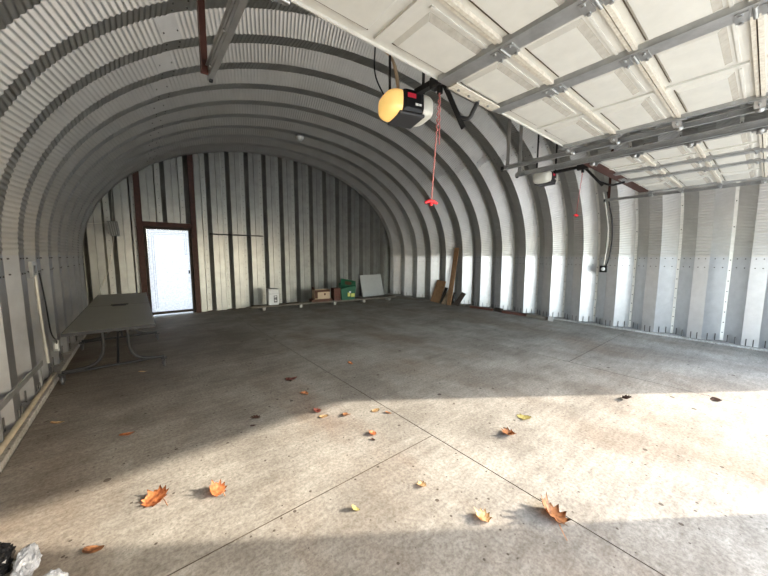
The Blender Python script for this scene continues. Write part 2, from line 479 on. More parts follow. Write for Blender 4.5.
# ------------------------------------------------------------------ overhead garage doors (raised)
ZD = 2.40; SEC = .378; YL = 1.245
def garage_door(x0, x1, bays, struts, label, rusty):
    t = thing('garage_door', ((x0+x1)/2, .3, ZD), label, 'garage door', 'raised garage doors')
    for s in range(5):
        ya, yb = YL-SEC*(s+1), YL-SEC*s
        mb = MB(); mb.box(x0, x1, ya+.002, yb-.002, ZD, ZD+.045)
        for bx0, bx1 in zip(bays[:-1], bays[1:]):
            # raised panels pressed into the skin: a bulge with bevelled sides, two per bay and section
            for pa, pb in ((ya+.085, yb-.055),):
                u0, u1 = bx0+.075, bx1-.065; e = .026; zz = ZD-.016
                o_ = [(u0, pa, ZD), (u1, pa, ZD), (u1, pb, ZD), (u0, pb, ZD)]
                i_ = [(u0+.02, pa+e, zz), (u1-.02, pa+e, zz), (u1-.02, pb-.012, zz), (u0+.02, pb-.012, zz)]
                vs = o_+i_
                mb.add(vs, [(4, 7, 6, 5), (3, 2, 6, 7), (2, 1, 5, 6), (0, 3, 7, 4)], 0)
                mb.add(vs, [(1, 0, 4, 5)], 1)  # one bevel per panel, browner than the rest of the skin
                mb.box(u0, u1, pb+.002, pb+.006, ZD-.003, ZD+.01, 2)
                mb.box(u0-.02, u1+.02, pa-.028, pa-.016, ZD-.006, ZD+.01, 0)
        for bx in bays[1:-1]:
            mb.box(bx-.014, bx+.014, ya+.03, yb-.03, ZD-.012, ZD+.01, 0)
        mb.build('door_section', [M['doorwhite'], M['brown_face'], M['darkgap']], t)
    for s in range(1, 5):
        yj = YL-SEC*s
        mb = MB()
        mb.box(x0+.01, x1-.01, yj-.020, yj-.003, ZD-.020, ZD+.001, 0); mb.box(x0+.01, x1-.01, yj+.003, yj+.018, ZD-.014, ZD+.001, 0)
        mb.box(x0+.01, x1-.01, yj-.003, yj+.003, ZD-.006, ZD+.001, 1)
        mb.build('joint_rail', [M['rail'], M['darkgap']], t, label='aged beige joint rail')
    for xs_ in struts:
        mb = MB()
        mb.box(xs_-.045, xs_+.045, YL-SEC*5+.01, YL-.01, ZD-.030, ZD-.024); mb.box(xs_-.045, xs_-.037, YL-SEC*5+.01, YL-.01, ZD-.026, ZD); mb.box(xs_+.037, xs_+.045, YL-SEC*5+.01, YL-.01, ZD-.026, ZD)
        mb.box(xs_+.045, xs_+.075, YL-SEC*5+.01, YL-.01, ZD-.006, ZD)
        st = mb.build('strut', M['strut'], t, label='galvanised strut')
        for s in range(1, 5):
            yj = YL-SEC*s; hb = MB()
            hb.box(xs_-.025, xs_+.055, yj-.055, yj-.015, ZD-.036, ZD-.030); hb.box(xs_-.025, xs_+.055, yj+.015, yj+.055, ZD-.036, ZD-.030)
            hb.cyl((xs_-.03, yj, ZD-.032), (xs_+.06, yj, ZD-.032), .008, 8)
            for dx in (-.01, .05):
                for dy in (-.038, .038): hb.cyl((xs_+dx, yj+dy, ZD-.043), (xs_+dx, yj+dy, ZD-.03), .008, 6)
            hb.build('hinge', M['track'], st)
    for side, xe in ((-1, x0), (1, x1)):
        mb = MB(); a, b = (xe, xe+.035) if side < 0 else (xe-.035, xe)
        mb.box(a, b, YL-SEC*5+.01, YL-.01, ZD-.026, ZD)
        mb.build('end_stile', M['strut'], t)
        for s in range(0, 5):
            yj = YL-SEC*s-(.04 if s == 0 else 0); rb = MB()
            xi = xe-.05*side
            rb.box(min(xi, xe), max(xi, xe), yj-.05, yj+.05, ZD-.034, ZD-.027)
            rb.bar((xi+side*.02, yj, ZD-.03), (xe+side*.02, yj, ZD-.065), .05, .006)
            rb.cyl((xe-side*.04, yj, ZD-.055), (xe+side*.075, yj, ZD-.055), .007, 8)
            rb.lathe([(.0, -.012), (.022, -.012), (.022, .012), (0, .012)], 14, 0, Matrix.Translation((xe+side*.082, yj, ZD-.055)) @ Matrix.Rotation(PI/2, 4, 'Y'))
            rb.build('roller_bracket', M['track'], t)
    mb = MB()
    if rusty:
        mb.box(x0-.05, x1-.06, YL-.03, YL+.075, ZD-.020, ZD-.004)
        mb.build('top_rail', M['rust'], t, label='red-brown top rail')
        mb = MB(); xm = (x0+x1)/2
        mb.box(xm-.14, xm+.14, YL-.03, YL+.03, ZD-.028, ZD-.020); [mb.cyl((xm-.12+.06*i, YL, ZD-.036), (xm-.12+.06*i, YL, ZD-.026), .010, 6, 1) for i in range(5)]
        mb.build('operator_bracket', [M['strut'], M['track']], t)
    else:
        mb.box(x0, x1, YL-.002, YL+.006, ZD-.012, ZD+.045)
        mb.build('top_edge', M['doorwhite'], t)
        mb = MB(); mb.box(1.46, 1.90, YL-.075, YL-.003, ZD-.040, ZD-.032); mb.box(1.46, 1.90, YL-.012, YL-.003, ZD-.04, ZD)
        [mb.cyl((1.52+.10*i, YL-.04, ZD-.047), (1.52+.10*i, YL-.04, ZD-.035), .009, 6, 1) for i in range(4)]
        mb.build('operator_bracket', [M['rail'], M['track']], t, label='beige operator bracket')
    return t
garage_door(.47, 3.10, [.47, .93, 1.45, 1.97, 2.52, 3.10], [1.42, 1.965], 'large white paneled garage door raised overhead, nearest the photographer', False)
garage_door(3.78, 6.16, [3.78, 4.28, 4.53, 5.03, 5.55, 6.16], [4.53, 5.03], 'white paneled garage door with red-brown leading rail, raised near right wall', True)

def door_track(xc, side, label, y_end, rusty, zoff=0.):
    """horizontal C track with an angle iron on top and a hanger up to the roof; side=+1: door lies on -x side"""
    z = ZD-.040+zoff
    t = thing('door_track', (xc, y_end, z), label, 'door track')
    mb = MB(); y0 = YF+.05
    mb.box(xc+side*.012-.003, xc+side*.012+.003, y0, y_end, z-.020, z+.020)
    for zz in (z-.021, z+.019):
        a, b = sorted((xc-side*.010, xc+side*.015)); mb.box(a, b, y0, y_end, zz, zz+.004)
    for i in range(9):
        yy = y0+.2+i*.32
        if yy < y_end: mb.cyl((xc+side*.012-.012, yy, z), (xc+side*.012+.012, yy, z), .008, 6)
    mb.build('rail', M['track'], t)
    mb = MB(); a, b = sorted((xc+side*.016, xc+side*.020)); mb.box(a, b, y0, y_end-.02, z+.006, z+.028)
    a, b = sorted((xc+side*.016, xc+side*.030)); mb.box(a, b, y0, y_end-.02, z+.025, z+.028)
    mb.build('angle_iron', M['strut'], t)
    mb = MB(); zt = arch_z(xc)-.005
    xh = xc+side*.036
    mb.box(xh-.018, xh+.018, y_end-.055, y_end-.051, z-.02, zt); mb.box(xh-.018, xh-.014, y_end-.09, y_end-.051, z-.02, zt)
    if not rusty:
        n_ = int((zt-z)/.06)
        for i in range(n_): mb.box(xh-.006, xh+.006, y_end-.057, y_end-.0505, z+.03+i*.06, z+.055+i*.06, 1)
    mb.build('hanger', [M['rust'] if rusty else M['strut'], M['darkgap']], t, label='red-brown hanger' if rusty else 'perforated grey hanger')
    mb = MB(); mb.bar((xh, y_end-.06, z+.5 if zt-z > .7 else z+.3), (xh, y_end-.5, zt-.02), .03, .004)
    mb.build('sway_brace', M['blacksteel'], t)
    mb = MB(); mb.box(xc-.008, xc+.008, y_end-.03, y_end-.005, z-.030, z+.02)
    mb.build('track_stop', M['blacksteel'], t)
    return t
door_track(.375, -1, 'galvanised track end on red-brown hanger below the ceiling, leftmost of all tracks', 1.97, True)
door_track(3.20, 1, 'galvanised track along right edge of the nearest raised door', 1.93, False)
door_track(3.60, -1, 'galvanised track along left edge of the farther raised door', 1.97, False)
door_track(6.34, 1, 'galvanised track beside right wall carrying the farther raised door', 1.86, True)

# ------------------------------------------------------------------ openers
def half_dome(r_x, ry, rz, side, n=14, seg=10):
    """bulging lens on the +-x end: superellipsoid half"""
    vs = []; fs = []
    for i in range(seg+1):
        ph = i/seg*PI/2
        for k in range(n*2):
            th = 2*PI*k/(n*2)
            c, s_ = math.cos(th), math.sin(th)
            sx = math.sin(ph)**.7; rr = max(0, math.cos(ph))**.7
            vs.append((side*r_x*sx, ry*rr*sgnpow(c, .55), rz*rr*sgnpow(s_, .55)))
    m = n*2
    for i in range(seg):
        for k in range(m):
            q = (i*m+k, i*m+(k+1) % m, (i+1)*m+(k+1) % m, (i+1)*m+k)
            fs.append(q if side > 0 else q[::-1])
    return vs, fs
def opener(cx_, cy, cz, ytrol, yend, label, lit, zrail, ropez, arm_low, arm_top, rz=0.):
    t = thing('garage_door_opener', (cx_, cy, cz), label, 'garage door opener')
    R_ = Matrix.Translation((cx_, cy, cz)) @ Matrix.Rotation(rz, 4, 'Z')
    ry, rz_ = .132, .078
    mb = MB(); mb.box(-.085, .085, -ry, ry, -rz_, rz_, 0, R_, .03)
    mb.build('housing', M['black'], t, label='black motor housing')
    mb = MB(); mb.box(-.10, .10, -ry+.02, ry-.02, -rz_-.012, -rz_+.01, 0, R_, .008)
    mb.build('bottom_plate', M['darkgrey'], t)
    mb = MB(); mb.box(-.05, .015, -ry-.003, -ry+.01, .015, .045, 0, R_); mb.build('red_label', M['redlabel'], t, label='small red label')
    mb = MB(); mb.box(.01, .035, -ry-.003, -ry+.01, -.03, -.015, 0, R_); mb.box(.04, .06, -ry-.003, -ry+.01, -.03, -.015, 0, R_); mb.build('button', M['whiteplastic'], t)
    for side in (-1, 1):
        vs, fs = half_dome(.115, ry-.003, rz_+.006, side)
        mb = MB(); mb.add([R_ @ (Vector(v)+Vector((side*.082, 0, 0))) for v in vs], fs, 0, True)
        on = lit and side < 0
        mb.build('lens', M['lens_on'] if on else M['lens_off'], t, label='glowing amber lamp lens' if on else 'cream lamp lens')
    # rail, trolley
    mb = MB(); zr = zrail
    mb.bar((cx_, cy-ry+.02, cz+rz_-.01), (cx_, yend, zr), .045, .035); mb.build('rail', M['blacksteel'], t)
    f = (cy-ry+.02-ytrol)/(cy-ry+.02-yend); zt = (cz+rz_-.01)+(zr-cz-rz_+.01)*f
    mb = MB(); mb.box(cx_-.03, cx_+.03, ytrol-.07, ytrol+.07, zt-.045, zt+.03, 0, None, .008); mb.cyl((cx_, ytrol, zt-.085), (cx_, ytrol, zt-.04), .02, 10)
    mb.build('trolley', M['black'], t)
    # arm: straight bar down, bent bar up to the door bracket
    mb = MB(); al, at_ = Vector(arm_low), Vector(arm_top)
    mb.bar((cx_, ytrol-.03, zt-.03), al, .030, .010, 0, (1, 0, 0)); 
    top = al.lerp(Vector((cx_, ytrol-.03, zt-.03)), .22)
    mb.tube(smooth_pts([top, top.lerp(at_, .4)+Vector((0, -.02, -.045)), top.lerp(at_, .72)+Vector((0, -.01, -.025)), at_]), .013, 8)
    mb.build('door_arm', M['blacksteel'], t)
    # release cord and handle
    mb = MB(); pts = []
    N_ = 60; z0_, z1_ = zt-.06, ropez
    for i in range(N_+1):
        f = i/N_; k = .006 if f < .38 else .002
        pts.append((cx_-.02*f+k*math.sin(i*1.9), ytrol+k*math.cos(i*1.9)+.04*f, z0_+(z1_-z0_)*f))
    mb.tube(pts, .0045, 6)
    if lit:
        mb.tube([(cx_+.014+.005*math.sin(i*2.1), ytrol+.01, zt-.06-.018*i) for i in range(20)], .004, 6)
    mb.build('release_cord', M['redcord'], t)
    mb = MB(); hx, hy = cx_-.02, ytrol+.04
    mb.tube([(hx-.05, hy+.01, ropez-.012), (hx-.02, hy, ropez), (hx+.02, hy, ropez), (hx+.05, hy-.01, ropez-.012)], [.009, .013, .013, .009], 8)
    mb.cyl((hx, hy, ropez-.03), (hx, hy, ropez+.01), .010, 8)
    mb.build('release_handle', M['redplastic'], t)
    # hangers up to the roof
    zc = arch_z(cx_)-.005
    mb = MB()
    for dx, dy in ((-.07, .10), (.07, -.11)):
        mb.bar((cx_+dx, cy+dy, cz+rz_-.01), (cx_+dx, cy+dy, zc), .025, .004, 0, (1, 0, 0))
    mb.build('hanger_strap', M['blacksteel'], t)
    return t
t = opener(1.625, 1.77, 2.485, 1.44, -.85, 'garage door opener with glowing amber lens at the nearest raised door', True, 2.52, 1.775, (1.66, 1.27, 2.205), (1.72, 1.215, 2.352), -.28)
mb = MB(); mb.tube(smooth_pts([(1.50, 1.86, 2.56), (1.44, 1.90, 2.72), (1.46, 1.92, 2.95), (1.52, 1.95, 3.3), (1.55, 2.0, arch_z(1.55)-.01)]), .006, 6)
mb.build('power_cord', M['black'], t)
mb = MB(); mb.tube(smooth_pts([(1.60, 1.84, 2.56), (1.61, 1.84, 2.66), (1.585, 1.85, 2.8), (1.56, 1.88, 2.88), (1.50, 1.91, 2.93)]), [.013]*13+[.010]*12, 8)
mb.build('wound_cord', M['cardboard'], t, label='tan wound cord')
opener(4.88, 2.20, 2.565, 1.70, -.85, 'garage door opener with cream lens at the farther raised door', False, 2.66, 1.985, (4.87, 1.45, 2.335), (4.90, 1.22, 2.345))

# ------------------------------------------------------------------ folding table on casters
TX0, TX1, TY0, TY1, TZ = -.535, .108, 3.72, 7.05, .735
tb = thing('folding_table', ((TX0+TX1)/2, (TY0+TY1)/2, 0), 'long grey-beige folding table on black wheeled frame along left wall', 'table')
for ya, yb in ((TY0, 5.48), (5.50, TY1)):
    mb = MB(); mb.box(TX0, TX1, ya, yb, TZ-.022, TZ, 0, None, .004)
    tp = mb.build('tabletop', M['table'], tb)
    mb = MB(); mb.box(TX0-.004, TX0, ya, yb, TZ-.028, TZ-.001); mb.box(TX1, TX1+.004, ya, yb, TZ-.028, TZ-.001)
    e = ya if ya == TY0 else yb; s_ = -1 if ya == TY0 else 1
    mb.box(TX0-.004, TX1+.004, min(e, e+s_*.004), max(e, e+s_*.004), TZ-.028, TZ-.001)
    mb.build('edge_band', M['blacksteel'], tp)
    mb = MB(); mb.box(TX0+.10, TX0+.13, ya+.15, yb-.15, TZ-.05, TZ-.022); mb.box(TX1-.13, TX1-.10, ya+.15, yb-.15, TZ-.05, TZ-.022)
    mb.build('underside_rail', M['blacksteel'], tb)
mb = MB(); mb.box(-.30, -.12, 5.44, 5.54, TZ, TZ+.006); mb.box(-.28, -.14, 5.36, 5.42, TZ, TZ+.004); mb.build('fold_latch', M['blacksteel'], tb)
def caster(x, y, ztop):
    mb = MB(); mb.box(x-.022, x-.018, y-.02, y+.03, .045, ztop-.012); mb.box(x+.018, x+.022, y-.02, y+.03, .045, ztop-.012); mb.box(x-.03, x+.03, y-.03, y+.03, ztop-.014, ztop)
    c = mb.build('caster', M['blacksteel'], tb)
    mb = MB(); R_ = Matrix.Translation((x, y+.01, .05)) @ Matrix.Rotation(PI/2, 4, 'Y')
    mb.lathe([(0, -.014), (.030, -.014), (.045, -.012), (.05, 0), (.045, .012), (.030, .014), (0, .014)], 20, 0, R_)
    mb.build('wheel', M['darkgrey'], c)
for fy in (4.68, 6.25):
    for x_, sg in ((-.35, -1), (-.13, 1)):
        xe = -.70 if sg < 0 else .20
        zb_ = .14
        pts = smooth_pts([(x_, fy, TZ-.03), (x_, fy, .42), (x_+sg*.015, fy, .28), (x_+sg*.07, fy, .195), (x_+sg*.16, fy, .155), (xe, fy, zb_)], 6)
        mb = MB(); mb.tube(pts, .017, 10); mb.build('leg', M['blacksteel'], tb)
        caster(xe, fy, .125)
    mb = MB(); mb.tube([(-.70, fy+.035, .115), (.20, fy+.035, .13)], .015, 8); mb.tube([(-.35, fy, .55), (-.13, fy, .55)], .012, 8)
    mb.build('base_bar', M['blacksteel'], tb)
mb = MB(); mb.tube([(-.24, 4.68, .55), (-.24, 5.45, .36), (-.24, 6.25, .55)], .014, 8); mb.tube([(-.24, 4.70, .15), (-.24, 5.47, .62)], .012, 8); mb.tube([(-.24, 6.23, .15), (-.24, 5.47, .62)], .012, 8)
mb.box(-.36, -.10, 5.40, 5.56, .56, TZ-.022)
mb.build('fold_linkage', M['blacksteel'], tb)

# ------------------------------------------------------------------ left wall: conduit, outlet, poles
xw = CX-A_
cd = thing('conduit', (xw, 4.80, .3), 'pale vertical conduit with black cable on the left wall near the table', 'conduit')
mb = MB(); mb.tube(smooth_pts([(xw+.03, 4.60, 1.20), (xw+.03, 4.63, .9), (xw+.03, 4.68, .55), (xw+.035, 4.72, .26)]), .013, 8); mb.build('pipe', M['conduit'], cd)
mb = MB(); mb.box(xw+.004, xw+.03, 4.55, 4.70, 1.18, 1.34); mb.box(xw+.03, xw+.035, 4.60, 4.65, 1.22, 1.30, 1); mb.build('junction_plate', [M['strut'], M['black']], cd)
mb = MB(); mb.tube(smooth_pts([(xw+.03, 4.78, 1.22), (xw+.04, 4.85, .9), (xw+.04, 4.95, .55), (xw+.05, 5.1, .42), (xw+.04, 5.17, .37)]), .007, 8); mb.build('cable', M['black'], cd)
ob = thing('outlet_box', (xw, 5.24, .30), 'small grey outlet box low on the left wall beside the table', 'outlet')
mb = MB(); mb.box(xw+.005, xw+.055, 5.19, 5.30, .27, .40, 0, None, .004); mb.build('box', M['strut'], ob)
mb = MB(); mb.box(xw+.02, xw+.045, 5.186, 5.19, .30, .37); mb.build('socket_face', M['whiteplastic'], ob)
mb = MB(); mb.bar((xw+.010, 3.10, .335), (xw+.010, 4.60, .30), .014, .05)
mb.bar((xw+.008, 3.3, .05), (xw+.008, 3.3, .32), .014, .03); mb.bar((xw+.008, 4.5, .05), (xw+.008, 4.5, .29), .014, .03)
tag(mb.build('metal_rail', M['strut']), 'dark grey flat metal rail running low along the left wall', 'rail')
mb = MB(); mb.tube([(-.812, 2.75, .073), (-.805, 3.6, .072), (-.80, 4.95, .072)], .021, 8)
tag(mb.build('wooden_pole', M['polewood']), 'weathered tan pole lying on the curb at the left wall', 'pole')

# ------------------------------------------------------------------ back wall fittings
fx = thing('work_lamp', (-.32, 8.4, 1.8), 'dark grey caged lamp hanging in the back left corner', 'lamp')
mb = MB(); pr = [(-.40, -.25, 2.07, 2.10), (-.42, -.22, 1.97, 2.07)]
vs = [(-.41, 8.33, 2.09), (-.24, 8.33, 2.09), (-.24, 8.47, 2.09), (-.41, 8.47, 2.09), (-.37, 8.31, 1.80), (-.22, 8.31, 1.80), (-.22, 8.49, 1.80), (-.37, 8.49, 1.80)]
mb.add(vs, [(0, 1, 2, 3), (0, 4, 5, 1), (1, 5, 6, 2), (2, 6, 7, 3), (3, 7, 4, 0), (4, 7, 6, 5)])
mb.build('housing', M['lampgrey'], fx)
mb = MB(); [mb.bar((-.40+.035*i, 8.328, 2.07), (-.365+.033*i, 8.303, 1.80), .006, .006) for i in range(5)]; mb.build('cage', M['strut'], fx)
mb = MB(); mb.tube([(-.32, 8.4, 2.09), (-.30, 8.4, 2.6), (-.285, 8.4, arch_z(-.285)-.004)], .005, 6)
mb.tube([(-.40, 8.4, 2.06), (-.55, 8.42, 2.04), (xw+.11, 8.45, 2.02)], .005, 6); mb.build('wire', M['conduit'], fx)
mb = MB(); mb.tube(smooth_pts([(-.32, 8.36, 1.82), (-.36, 8.3, 1.5), (-.44, 8.2, 1.1), (-.58, 8.05, .72), (-.62, 8.0, .35), (-.6, 7.9, .006)]), .007, 6); mb.build('cord', M['conduit'], fx)
mb = MB(); mb.box(1.47, 2.77, YB-.035, YB-.003, 1.925, 1.955); mb.box(1.47, 2.77, YB-.06, YB-.035, 1.925, 1.932)
tag(mb.build('metal_bar', M['blacksteel']), 'thin dark horizontal metal bar fixed across the back wall sheets', 'bar')
# ceiling dome lamp
zl = arch_z(3.05)
cl = thing('ceiling_lamp', (3.05, 6.84, zl-.1), 'small round white dome lamp on the rear ceiling', 'lamp')
mb = MB(); mb.lathe([(0, zl+.16), (.03, zl+.16), (.03, zl-.02), (.09, zl-.03), (.10, zl-.05), (0, zl-.05)], 20, 0, Matrix.Translation((3.05, 6.84, 0))); mb.build('lamp_base', M['lampgrey'], cl)
mb = MB(); mb.lathe([(.095, zl-.05), (.09, zl-.09), (.06, zl-.125), (.0, zl-.135)], 20, 0, Matrix.Translation((3.05, 6.84, 0))); mb.build('dome', M['glassdome'], cl)

# right wall cable + outlet
xr = CX+A_
def wx(z):
    return CX+A_*(1-max(0, (z-ZS)/B_)**NE)**(1/NE)-.03
cb = thing('wall_cable', (xr-.03, 2.03, 1.15), 'black cable and pale conduit dropping to a white outlet on the right wall', 'cable')
mb = MB(); mb.tube(smooth_pts([(wx(2.6), 1.97, 2.6), (wx(2.3), 1.95, 2.3), (wx(2.1), 1.93, 2.1), (wx(1.75), 1.93, 1.75), (wx(1.4), 1.96, 1.4), (xr-.03, 2.0, 1.22)]), .012, 8); mb.build('black_cable', M['black'], cb)
mb = MB(); mb.tube(smooth_pts([(wx(2.6), 2.03, 2.6), (wx(2.2), 2.01, 2.2), (wx(1.8), 2.0, 1.8), (xr-.03, 2.04, 1.22)]), .013, 8); mb.build('conduit', M['conduit'], cb)
mb = MB(); mb.box(xr-.06, xr-.006, 1.98, 2.10, 1.09, 1.22, 0, None, .006); bx = mb.build('outlet_box', M['black'], cb)
mb = MB(); mb.lathe([(0, 0), (.035, 0), (.035, .03), (.02, .04), (0, .04)], 16, 0, Matrix.Translation((xr-.06, 2.035, 1.155)) @ Matrix.Rotation(-PI/2, 4, 'Y')); mb.build('plug', M['whiteplastic'], bx)

# ------------------------------------------------------------------ plank bench and the things on it
pa, pb = Vector((2.22, 8.16, 0)), Vector((6.45, 7.52, 0)); dv = (pb-pa).normalized(); nv = Vector((-dv.y, dv.x, 0)); PZ = .125
pk = thing('plank_bench', (pa+pb)/2, 'long low weathered plank on short block legs before the back wall', 'bench')
mb = MB(); mb.bar(pa+Vector((0, 0, PZ-.02)), pb+Vector((0, 0, PZ-.02)), .26, .04); mb.build('plank', M['greywood'], pk)
for f in (.07, .29, .52, .74, .95):
    p = pa.lerp(pb, f); mb = MB(); mb.bar(p-nv*.10+Vector((0, 0, .0425)), p+nv*.10+Vector((0, 0, .0425)), .07, .085); mb.build('leg', M['stone'], pk)
def on_plank(f, off=0.): 
    p = pa.lerp(pb, f)+nv*off; return p
ang = math.atan2(dv.y, dv.x)
def PM(f, off=0., r=0.): return Matrix.Translation(on_plank(f, off)+Vector((0, 0, PZ))) @ Matrix.Rotation(ang+r, 4, 'Z')
# white pail with a dark label
p = on_plank(.125)
bk = thing('pail', (p.x, p.y, PZ), 'white plastic pail with dark label standing on plank left end', 'pail')
mt = PM(.125)
mb = MB(); mb.box(-.13, .13, -.12, .12, 0, .40, 0, mt, .03); mb.build('body', M['whiteplastic'], bk)
mb = MB(); mb.box(-.145, .145, -.135, .135, .39, .43, 0, mt, .012); mb.build('lid', M['board'], bk)
mb = MB(); mb.box(.0, .085, -.124, -.118, .07, .25, 0, mt)
mb.box(.015, .07, -.126, -.122, .20, .235, 1, mt); mb.box(.015, .06, -.126, -.122, .15, .165, 1, mt); mb.box(.015, .07, -.126, -.122, .10, .13, 1, mt)
mb.build('printed_label', [M['darkgrey'], M['whiteplastic']], bk)
mb = MB(); mb.tube([mt @ Vector((-.14, -.01, .36)), mt @ Vector((-.1, -.15, .30)), mt @ Vector((.1, -.15, .30)), mt @ Vector((.14, -.01, .36))], .004, 6); mb.build('handle', M['strut'], bk)
# cardboard box on dark tray
p = on_plank(.425)
tr = tag(MB().box(-.30, .30, -.13, .13, 0, .075, 0, PM(.430), .006).box(-.29, .29, -.134, -.128, .02, .055, 0, PM(.430)).build('wooden_tray', M['box_dark']), 'low dark brown tray lying on plank beneath the cardboard box', 'tray')
cb_ = thing('cardboard_box', (p.x, p.y, PZ+.076), 'open tan cardboard box sitting on the dark tray', 'box')
mt = PM(.43) @ Matrix.Translation((0, 0, .076))
mb = MB()
for a in ((-.22, .22, -.12, -.112), (-.22, .22, .112, .12), (-.22, -.212, -.112, .112), (.212, .22, -.112, .112)): mb.box(a[0], a[1], a[2], a[3], 0, .26, 0, mt)
mb.box(-.22, .22, -.12, .12, 0, .008, 0, mt); mb.build('carton', M['cardboard'], cb_)
mb = MB(); mb.box(-.22, .22, -.19, -.12, .25, .256, 0, mt @ Matrix.Translation((0, -.12, .256)) @ Matrix.Rotation(.9, 4, 'X') @ Matrix.Translation((0, .12, -.256))); mb.box(-.225, -.215, -.11, .11, .255, .33, 0, mt); mb.build('flap', M['box_dark'], cb_)
mb = MB(); mb.box(-.212, -.13, -.123, -.1195, .02, .24, 0, mt); mb.build('stain', M['box_dark'], cb_)
mb = MB(); mb.box(.05, .1, -.123, -.1195, .1, .16, 0, mt); mb.build('stain', M['box_dark'], cb_)
# brown crate in front, green bin
p = on_plank(.525)
cr = thing('crate', (p.x, p.y, PZ), 'small red-brown crate on plank between cardboard box and green bin', 'crate')
mt = PM(.534, -.01)
mb = MB(); mb.box(-.10, .10, -.12, .12, 0, .35, 0, mt, .008); mb.build('body', M['brick'], cr)
for z_ in (.10, .27): MB().box(-.105, .105, -.125, .125, z_, z_+.02, 0, mt).build('batten', M['box_dark'], cr)
p = on_plank(.62)
gb = thing('green_bin', (p.x, p.y, PZ), 'green plastic container with yellow labels tipped open on the plank', 'bin')
mt = PM(.615)
mb = MB()
vs = [(-.20, -.13, 0), (.20, -.13, 0), (.20, .13, 0), (-.20, .13, 0), (-.24, -.15, .33), (.24, -.15, .40), (.24, .13, .52), (-.20, .13, .48)]
mb.add([mt @ Vector(v) for v in vs], [(0, 3, 2, 1), (0, 1, 5, 4), (1, 2, 6, 5), (2, 3, 7, 6), (3, 0, 4, 7), (4, 5, 6, 7)]); mb.build('body', M['green'], gb)
mb = MB(); mb.box(-.22, .24, -.02, .02, 0, .24, 0, mt @ Matrix.Translation((.02, -.05, .37)) @ Matrix.Rotation(-.55, 4, 'X') @ Matrix.Rotation(.25, 4, 'Y'), .012); mb.build('lid', M['green'], gb)
mb = MB(); mb.box(-.10, .10, -.021, -.019, .06, .17, 0, mt @ Matrix.Translation((.02, -.05, .37)) @ Matrix.Rotation(-.55, 4, 'X') @ Matrix.Rotation(.25, 4, 'Y')); mb.build('opening', M['box_dark'], gb)
mb = MB(); mb.box(-.03, .05, -.156, -.14, .10, .21, 0, mt); mb.box(.08, .19, -.158, -.14, .08, .18, 0, mt); mb.box(.02, .07, -.159, -.14, .20, .25, 1, mt); mb.build('label_patch', [M['yellow'], M['whiteplastic']], gb)
# pale board leaning on the wall
bd = MB(); R_ = Matrix.Translation((6.42, 8.56, .012)) @ Matrix.Rotation(-.27, 4, 'X')
bd.box(-.46, .46, -.012, .012, 0, .76, 0, R_, .003)
tag(bd.build('panel_board', M['board']), 'pale grey square board leaning on the back wall at right', 'board')

# ------------------------------------------------------------------ lumber leaning on right wall
def lean(name, m, base, top, w, th, label, cat='board', group=None, up=(0, 1, 0)):
    b = MB(); b.bar(base, top, w, th, 0, up); return tag(b.build(name, m), label, cat, group)
xw_ = CX+A_
lean('wooden_board', M['wood'], (7.02, 6.26, 0.01), (7.255, 6.20, .66), .34, .03, 'short wide brown board leaning on right wall, largest of the cluster', 'board', None, (1, 0, 0))
lean('wooden_board', M['darkwood'], (6.98, 5.99, 0.01), (7.225, 5.98, .46), .09, .03, 'short dark brown board leaning against the wide brown board', 'board', None, (1, 0, 0))
lean('wooden_stick', M['paleWood'], (6.95, 5.90, 0.01), (7.235, 5.885, .40), .05, .05, 'short pale sawn stick leaning on right wall beside the dark brown board', 'stick', None, (1, 0, 0))
lean('wooden_stick', M['paleWood'], (6.95, 5.82, 0.01), (7.235, 5.78, .46), .05, .05, 'short pale sawn stick leaning on right wall, nearer the tall board', 'stick', None, (1, 0, 0))
lean('wooden_board', M['darkwood'], (7.14, 5.735, 0.01), (7.265, 5.715, .34), .05, .025, 'small dark board leaning behind the short pale sticks', 'board', None, (1, 0, 0))
b = MB(); b.bar((6.90, 5.62, .012), (7.255, 5.66, 1.64), .14, .035, 0, (1, 0, 0))
tag(b.build('tall_board', M['wood']), 'tall narrow brown board leaning upright against the right wall', 'board')
lean('wooden_board', M['darkwood'], (7.02, 5.47, 0.01), (7.24, 5.36, .36), .14, .025, 'small dark board leaning just right of the tall brown board', 'board', None, (1, 0, 0))
# scraps along the foot of the right wall
def scrap(m, x, y, l, w, h, r, label, cat, z=.0):
    b = MB(); mt = Matrix.Translation((x, y, z)) @ Matrix.Rotation(r, 4, 'Z')
    b.box(-w/2, w/2, -l/2, l/2, 0, h, 0, mt, min(w, h)*.12)
    return tag(b.build('wood_scrap' if cat != 'stone' else 'stone_block', m), label, cat)
scrap(M['brick'], 7.12, 4.70, .66, .10, .05, .05, 'reddish brown lumber scrap on floor at right wall, farthest from camera', 'wood scrap')
scrap(M['darkwood'], 7.13, 4.20, .22, .09, .09, -.2, 'short dark wood lump at foot of right wall between reddish scraps', 'wood scrap')
scrap(M['brick'], 7.08, 3.75, .60, .11, .06, .06, 'reddish brown lumber scrap on floor at right wall, middle piece', 'wood scrap')
scrap(M['greywood'], 7.02, 3.18, .44, .12, .07, .06, 'grey-brown wood scrap on floor touching the pale stone block', 'wood scrap')
scrap(M['stone'], 6.98, 2.87, .10, .11, .09, .3, 'pale stone block at the near end of the wood scraps', 'stone')
scrap(M['greywood'], 7.13, 5.20, .22, .12, .05, .2, 'grey-brown wood scrap on floor right of the dark leaning board', 'wood scrap')

